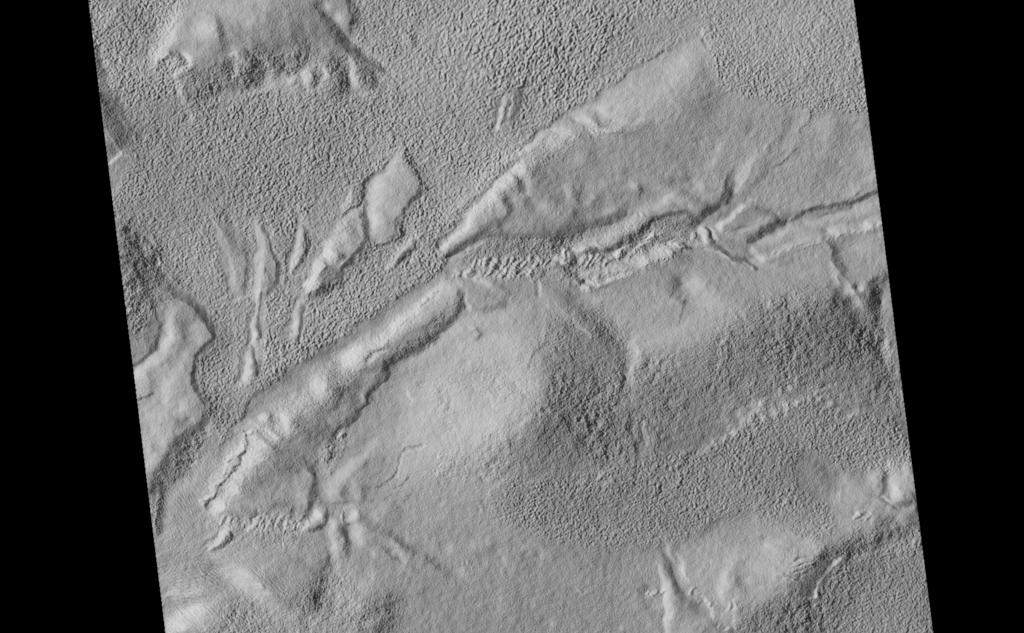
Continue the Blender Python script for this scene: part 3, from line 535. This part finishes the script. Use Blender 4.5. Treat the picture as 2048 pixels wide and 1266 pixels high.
cm = np.clip(cm+.08*patch, 0, 1); fm = np.clip(fm+.10*patch, 0, 1)*(1-cm)
brain = norm_slope(lumps(coarse))*cm + norm_slope(lumps(mid))*(1-cm-fm) + norm_slope(lumps(fine))*fm
amp = np.clip(1+.10*fractal(160, 30, 1.0, 33), .6, 1.4)
brain_amp = brainM*amp*(.85+.15*cm)
rg = fractal(60, 4, 1.6, 41); rr = -np.abs(fractal(50, 4, 1.3, 42))
rr3 = knobs(6.4, 4.6, 116, 34, 12)
rr2 = -np.exp(-np.abs(fractal(34, 5, .7, 44))/.14)*np.clip(fractal(50, 20, 1, 45)+.3, 0, 1.5)-.5*np.exp(-np.abs(fractal(20, 4, .5, 46))/.2)
rough = norm_slope(rg)*.6+norm_slope(rr)*.6+norm_slope(rr2)*.5+norm_slope(rr3)*.45
grain = norm_slope(fractal(9, 2.6, .5, 51))
swell = norm_slope(fractal(400, 12, 1.3, 52))
H += brain*brain_amp*.315
H += rough*roughM*np.clip(1+.3*patch, .3, 1.7)*.155
H += grain*(.10+.03*roughM)
H += swell*.022
hillM = 1-np.clip(brainM, 0, 1)
H += norm_slope(fractal(80, 12, 1.0, 53))*hillM*.034
H += norm_slope(-np.abs(fractal(120, 6, 1.25, 54)))*hillM*.025
_s = mask((12, 1, [(960,360),(880,480),(895,500),(960,440),(1060,360),(1150,290),(1250,262),(1230,235),(1120,250)]),
    (16, 1, [(900,550),(830,600),(760,660),(700,690),(620,760),(540,820),(480,860),(420,960),(400,1020),(430,1040),(520,960),(570,880),(680,790),(760,710),(860,620)]),
    (8, .6, [(940,530),(1100,515),(1240,495),(1300,470),(1400,455),(1420,475),(1320,500),(1200,530),(1100,545),(950,565)]))
H += norm_slope(-np.abs(fractal(26, 3.5, .8, 71)))*_s*.13+norm_slope(knobs(9, 5, 118, 30, 72))*_s*.08
def flow(ang, lam, ln, v, feather, pts, seed):
    """fine ribs that run one way down a slope"""
    c, n = math.cos(math.radians(ang)), math.sin(math.radians(ang))
    ka = fx*c+fy*n; kb = -fx*n+fy*c
    f = np.exp(-(np.log(np.abs(kb)*lam+1e-6)/.8)**2)*np.exp(-(ka*ln)**2)
    a = norm_slope(spec(f, seed)); s, m = pmask(feather, pts)
    H[s] += a[s]*sm(m)*v
flow(58, 7, 14, 0.077, 25, [(340,960),(420,880),(450,900),(400,1000),(370,1080),(325,1100),(320,1000)], 61)
flow(40, 7, 14, 0.091, 20, [(400,1110),(480,1100),(560,1150),(600,1220),(520,1210),(450,1170),(380,1150)], 62)
flow(15, 8, 14, 0.070, 18, [(335,1160),(400,1125),(450,1150),(440,1190),(380,1230),(335,1220)], 63)
flow(-48, 7, 14, 0.063, 20, [(320,1150),(330,1060),(400,1040),(430,1060),(400,1110),(345,1160)], 64)
flow(45, 9, 14, 0.070, 20, [(340,1200),(470,1200),(560,1266),(560,1340),(330,1340)], 65)
flow(38, 8, 14, 0.025, 24, [(480,820),(620,740),(740,690),(760,720),(640,860),(540,880)], 66)
flow(-40, 7, 14, 0.042, 20, [(880,500),(1060,300),(1250,170),(1300,220),(1120,300),(940,480)], 67)
flow(-62, 8, 14, 0.035, 30, [(1440,200),(1740,240),(1750,380),(1560,430),(1400,400)], 68)
flow(100, 9, 14, 0.070, 20, [(440,1050),(620,1040),(640,1080),(560,1090),(440,1080)], 69)
flow(-70, 7, 14, 0.056, 20, [(600,1120),(700,1110),(820,1180),(800,1300),(600,1260)], 70)
flow(42, 7, 12, 0.028, 30, [(1120,600),(1300,600),(1500,560),(1700,650),(1760,800),(1500,720),(1250,700)], 71)

# outward normals of the whole sheet, so that neighbouring pieces meet without a seam
gyy, gxx = np.gradient(H, STEP)
N = np.stack([-gxx, gyy, np.ones_like(H)], -1)
N /= np.linalg.norm(N, axis=-1, keepdims=True)
print("relief", H.min(), H.max())

# ------------------------------------------------------------------ materials
def ground_material(name, base, var, scale):
    m = bpy.data.materials.new(name); m.use_nodes = True
    n = m.node_tree.nodes; l = m.node_tree.links
    b = n["Principled BSDF"]
    b.inputs["Roughness"].default_value = 1.0
    b.inputs["Specular IOR Level"].default_value = 0.0
    tc = n.new("ShaderNodeTexCoord")
    a = n.new("ShaderNodeTexNoise"); a.inputs["Scale"].default_value = scale; a.inputs["Detail"].default_value = 7; a.inputs["Roughness"].default_value = .62
    r = n.new("ShaderNodeMapRange"); r.inputs[1].default_value = .3; r.inputs[2].default_value = .7
    r.inputs[3].default_value = base-var; r.inputs[4].default_value = base+var
    l.new(tc.outputs["Object"], a.inputs["Vector"]); l.new(a.outputs["Fac"], r.inputs[0])
    l.new(r.outputs[0], b.inputs["Base Color"])
    f = n.new("ShaderNodeTexNoise"); f.inputs["Scale"].default_value = .32; f.inputs["Detail"].default_value = 2
    bp = n.new("ShaderNodeBump"); bp.inputs["Strength"].default_value = .5; bp.inputs["Distance"].default_value = 1.0
    l.new(tc.outputs["Object"], f.inputs["Vector"]); l.new(f.outputs["Fac"], bp.inputs["Height"]); l.new(bp.outputs[0], b.inputs["Normal"])
    return m
M_dust = ground_material("pale_dust", .40, .03, .02)
M_rock = ground_material("layered_rock", .41, .04, .03)

# ------------------------------------------------------------------ cut the sheet into landforms
yc = YA+(np.arange(ny-1)+.5)*STEP; xc = XA+(np.arange(nx-1)+.5)*STEP
XC, YC = np.meshgrid(xc, yc)
XCW = XC+wx[:-1, :-1]; YCW = YC+wy[:-1, :-1]
left = 177.5+YC*(331-177.5)/1266.0; right = 1707.5+YC*(1867-1707.5)/1266.0
inside_map = (XC > left) & (XC < right)
region = np.where(inside_map, 0, -1)
S_, T_ = 'structure', 'thing'
LAND = [
 # kind, name, label, category, outline
 (S_, "hill", "large rough-footed hill with a long dark north-east scarp at the top of the picture", [(400,-90),(375,10),(340,70),(312,138),(345,155),(360,200),(430,200),(520,185),(600,180),(700,195),(755,185),(768,140),(735,108),(712,80),(712,40),(692,-10),(690,-90)]),
 (S_, "hill", "small dark scarp with bright ledges on the left edge, beside the upper plain", [(150,80),(198,90),(225,180),(250,215),(272,265),(262,310),(240,335),(150,340)]),
 (S_, "hill", "dark rough slope on the left edge, just above the smooth branching mesa", [(150,430),(232,440),(300,468),(330,515),(352,590),(310,605),(280,640),(255,720),(150,720)]),
 (S_, "hill", "smooth wide mesa on the left edge with a dark curved east wall", [(352,590),(386,612),(416,648),(430,676),(400,705),(388,740),(392,775),(416,825),(405,858),(365,885),(338,920),(312,970),(296,990),(150,990),(150,720),(268,733),(305,705),(324,660),(310,605)]),
 (S_, "hill", "diamond-topped pale mesa standing in the knobbly plain, tallest of the cluster", [(803,302),(770,330),(728,360),(726,400),(732,440),(735,480),(765,490),(792,478),(800,440),(845,392),(845,372),(830,340)]),
 (S_, "hill", "mesa with a long bright tail, just below and left of the diamond-topped mesa", [(728,400),(690,432),(655,470),(625,530),(608,570),(625,588),(662,574),(692,535),(726,504),(732,465)]),
 (S_, "hill", "long thin ridge that narrows southward to a bright chain of knobs", [(518,446),(508,520),(508,590),(500,680),(518,684),(524,620),(532,586),(556,570),(557,530),(535,462)]),
 (S_, "hill", "slim leaf-shaped ridge between the thin ridge and the bright-tailed mesa", [(604,434),(590,480),(574,546),(592,552),(616,515),(618,480)]),
 (S_, "hill", "faint low ridge, leftmost of the narrow ridges in the plain", [(432,440),(440,490),(455,560),(475,598),(490,590),(500,520),(480,468),(455,445)]),
 (S_, "hill", "short bright-sided ridge, lying south of the leaf-shaped ridge", [(600,600),(588,615),(570,668),(596,684),(610,640)]),
 (S_, "hill", "north arm of the long ridge, a smooth wedge tapering to a point beside the canyon", [(1416,52),(1262,142),(1196,188),(1136,224),(1073,262),(1041,310),(1000,349),(930,422),(866,500),(896,521),(962,484),(1050,482),(1110,490),(1164,462),(1221,452),(1253,432),(1300,405),(1400,410),(1440,395),(1452,340),(1500,260),(1490,200),(1440,188),(1418,130)]),
 (S_, "hill", "smooth folded plateau at the right, north of the long dark gash", [(1440,188),(1490,200),(1560,212),(1640,226),(1745,240),(1960,250),(1960,388),(1758,386),(1690,408),(1588,440),(1548,428),(1505,403),(1470,400),(1455,345),(1500,260)]),
 (S_, "hill", "small tilted block with a bright north-west side beside the canyon's east end", [(1503,402),(1470,424),(1432,450),(1440,478),(1480,492),(1505,482),(1540,458),(1578,438),(1548,428)]),
 (S_, "hill", "broad south-west arm of the long ridge with bright bare tops and a cracked crest", [(925,560),(868,562),(800,602),(740,652),(680,692),(600,742),(530,792),(478,848),(440,915),(400,1000),(400,1050),(470,1065),(610,1068),(640,1000),(628,930),(672,880),(714,828),(746,780),(770,765),(776,728),(862,684),(926,614)]),
 (S_, "hill", "striped hill filling the bottom left corner with two bright patches", [(150,1180),(340,1140),(400,1112),(470,1105),(560,1085),(650,1105),(690,1150),(690,1400),(150,1400)]),
 (S_, "hill", "bright mound on the right edge, beside a smaller round dome", [(1775,925),(1850,925),(1850,1000),(1800,1008),(1778,985)]),
 (S_, "hill", "small round dome, left of the bright mound near the right edge", [(1738,945),(1755,942),(1768,958),(1765,980),(1745,985),(1732,968)]),
 (T_, "rock_outcrop", "bright ribbed crag at the south foot of the south-west ridge arm", [(640,1016),(656,1022),(660,1042),(645,1064),(612,1064),(602,1050),(622,1030)]),
 (T_, "rock_outcrop", "round knob with a dark notch on its left, just right of the bright ribbed crag", [(678,1016),(712,1014),(724,1032),(708,1048),(690,1048),(676,1036)]),
 (T_, "rock_outcrop", "wedge-shaped pale butte with a black east face above the striped corner hill", [(450,1056),(470,1074),(458,1090),(428,1108),(415,1106),(434,1078)]),
 (T_, "rock_outcrop", "tall cone-like crag at the south end of the thin chain ridge", [(500,684),(512,684),(518,720),(526,740),(514,756),(480,760),(486,735),(496,706)]),
 (T_, "rock_outcrop", "crescent-shaped spur with a black inner edge, between the diamond mesa and the ridge tip", [(828,474),(836,498),(822,518),(798,534),(772,538),(798,505),(816,488)]),
 (T_, "rock_outcrop", "tallest bright fin at mid canyon, at the end of the row of fins", [(1122,498),(1138,502),(1150,516),(1142,530),(1104,532),(1104,512)]),
 (T_, "rock_outcrop", "largest bright crag at the canyon's east end beside the tilted block", [(1394,456),(1410,452),(1428,460),(1432,482),(1408,488),(1392,474)]),
 (T_, "rock_outcrop", "small pointed crag on the canyon's south rim left of the white-tipped peak", [(1240,494),(1254,506),(1250,518),(1228,516),(1230,504)]),
 (T_, "rock_outcrop", "tiny white-tipped peak rising from the middle of the canyon", [(1303,462),(1316,474),(1310,482),(1296,480),(1296,470)]),
 (T_, "rock_outcrop", "small shiny-white knob on the upper slope of the south-west ridge arm", [(530,824),(544,830),(544,842),(530,846),(516,838),(518,828)]),
 (T_, "rock_outcrop", "bright-faced lump standing alone at the north rim of the knobbly basin", [(1520,792),(1530,800),(1522,814),(1505,824),(1494,816),(1500,802)]),
 (S_, "terrain", "knobbly brain-textured basin in the lower right, below the wrinkled slope", [(970,1000),(1010,955),(1120,955),(1270,925),(1300,900),(1400,905),(1460,870),(1500,830),(1600,795),(1700,830),(1960,830),(1960,940),(1760,952),(1680,940),(1610,900),(1590,930),(1610,985),(1660,1010),(1675,1060),(1640,1082),(1560,1060),(1500,1025),(1440,1040),(1350,1090),(1240,1100),(1160,1095),(1060,1065),(1000,1050)]),
 (S_, "hill", "smooth lobe with a shallow hollow, directly south of the knobbly basin", [(1360,1095),(1430,1055),(1500,1028),(1560,1058),(1640,1082),(1655,1105),(1590,1150),(1520,1190),(1450,1212),(1400,1195),(1365,1150)]),
 (S_, "terrain", "dark rough trough with a bright knife-edge ridge in the bottom right corner", [(1960,1030),(1780,1035),(1740,1055),(1660,1085),(1590,1150),(1500,1215),(1440,1262),(1400,1400),(1960,1400)]),
 (S_, "terrain", "long narrow canyon with rows of bright rock fins along its floor", [(900,521),(962,484),(1050,482),(1110,490),(1164,462),(1221,452),(1253,432),(1300,405),(1400,410),(1440,395),(1470,424),(1432,450),(1440,478),(1480,492),(1515,540),(1480,545),(1400,500),(1300,530),(1180,578),(1050,560),(925,575),(895,548)]),
 (S_, "terrain", "smooth to wrinkled slope descending south-east from the long canyon", [(925,560),(1050,560),(1180,578),(1300,530),(1400,500),(1480,545),(1515,540),(1588,440),(1758,386),(1960,388),(1960,830),(1700,830),(1600,795),(1500,830),(1400,905),(1270,925),(1120,955),(1010,955),(970,1000),(1060,1065),(1240,1100),(1350,1090),(1400,1195),(1400,1400),(690,1400),(690,1150),(650,1105),(612,1066),(640,1000),(628,930),(714,828),(776,728),(926,614)]),
]
ids = {}
order = []
for i, (kind, name, label, poly) in enumerate(LAND):
    m = inside(poly, XCW.astype(np.float32), YCW.astype(np.float32)) & inside_map
    free = region == 0
    region[m & free] = i+1 if kind == S_ else region[m & free]
    if kind == T_:
        region[m] = i+1
# outcrops come first in precedence: lay them over whatever they stand on
def idx_grid():
    return np.arange(nx*ny).reshape(ny, nx)
IDX = idx_grid()
PX = (X-W0/2).ravel().astype(np.float64); PY = (H0/2-Y).ravel().astype(np.float64); PZ = H.ravel()
NN = N.reshape(-1, 3)

def build(name, sel, mat, under=None):
    """a landform: its piece of the sheet; an outcrop is also closed underneath; the cut edge of the mapped ground gets its side wall"""
    j, i = np.nonzero(sel)
    a = IDX[j, i]; b = IDX[j, i+1]; c = IDX[j+1, i+1]; d = IDX[j+1, i]
    quads = np.stack([a, d, c, b], 1)                 # counter-clockwise seen from above
    used, inv = np.unique(quads, return_inverse=True)
    q = inv.reshape(-1, 4)
    co = np.stack([PX[used], PY[used], PZ[used]], 1); nn = NN[used]
    faces = [q]; ntop = len(q)
    pad = np.zeros((sel.shape[0]+2, sel.shape[1]+2), bool); pad[1:-1, 1:-1] = sel
    if under is None:
        mp = np.zeros_like(pad); mp[1:-1, 1:-1] = inside_map
        out = lambda dj, di: sel & ~mp[1+dj:mp.shape[0]-1+dj, 1+di:mp.shape[1]-1+di]
    else:
        out = lambda dj, di: sel & ~pad[1+dj:pad.shape[0]-1+dj, 1+di:pad.shape[1]-1+di]
    E = []
    for dj, di in ((-1, 0), (1, 0), (0, -1), (0, 1)):
        jj, ii = np.nonzero(out(dj, di))
        if dj == -1: e = (IDX[jj, ii+1], IDX[jj, ii])
        if dj == 1: e = (IDX[jj+1, ii], IDX[jj+1, ii+1])
        if di == -1: e = (IDX[jj, ii], IDX[jj+1, ii])
        if di == 1: e = (IDX[jj+1, ii+1], IDX[jj, ii+1])
        E.append(np.stack(e, 1))
    E = np.concatenate(E)
    if under is not None:
        n0 = len(used)
        low = co.copy(); low[:, 2] = co[:, 2].min()-under
        co = np.concatenate([co, low]); nn = np.concatenate([nn, -nn])
        faces.append((q+n0)[:, ::-1])
        if len(E):
            e = np.searchsorted(used, E)
            faces.append(np.stack([e[:, 1], e[:, 0], e[:, 0]+n0, e[:, 1]+n0], 1))
    elif len(E):
        ev = np.unique(E); e = np.searchsorted(used, E); n0 = len(co)
        low = co[np.searchsorted(used, ev)].copy(); low[:, 2] = -160.0
        le = np.searchsorted(ev, E)+n0
        co = np.concatenate([co, low]); nn = np.concatenate([nn, np.tile([0, 0, 1.0], (len(low), 1))])
        faces.append(np.stack([e[:, 1], e[:, 0], le[:, 0], le[:, 1]], 1))
    F = np.concatenate(faces)
    me = bpy.data.meshes.new(name)
    me.vertices.add(len(co)); me.vertices.foreach_set("co", co.astype(np.float32).ravel())
    me.loops.add(len(F)*4); me.loops.foreach_set("vertex_index", F.astype(np.int32).ravel())
    me.polygons.add(len(F))
    me.polygons.foreach_set("loop_start", np.arange(0, len(F)*4, 4, dtype=np.int32))
    me.update(calc_edges=True)
    sm_ = np.ones(len(F), bool)
    sm_[ntop:] = False
    me.polygons.foreach_set("use_smooth", sm_)
    me.normals_split_custom_set_from_vertices(nn.astype(np.float32).tolist())
    me.materials.append(mat)
    o = bpy.data.objects.new(name, me); col.objects.link(o)
    return o

plain = build("ground", region == 0, M_dust)
plain["kind"] = "structure"
plain["label"] = "knobbly valley plain of small grey lumps around the mesas and the upper ridge"
for i, (kind, name, label, poly) in enumerate(LAND):
    sel = region == i+1
    if not sel.any():
        print("EMPTY", label); continue
    o = build(name, sel, M_rock if name != "terrain" else M_dust, 4.0 if kind == T_ else None)
    o["label"] = label
    if kind == S_:
        o["kind"] = "structure"
    else:
        o["category"] = "rock"; o["group"] = "bright crags and knobs standing on the valley landforms"
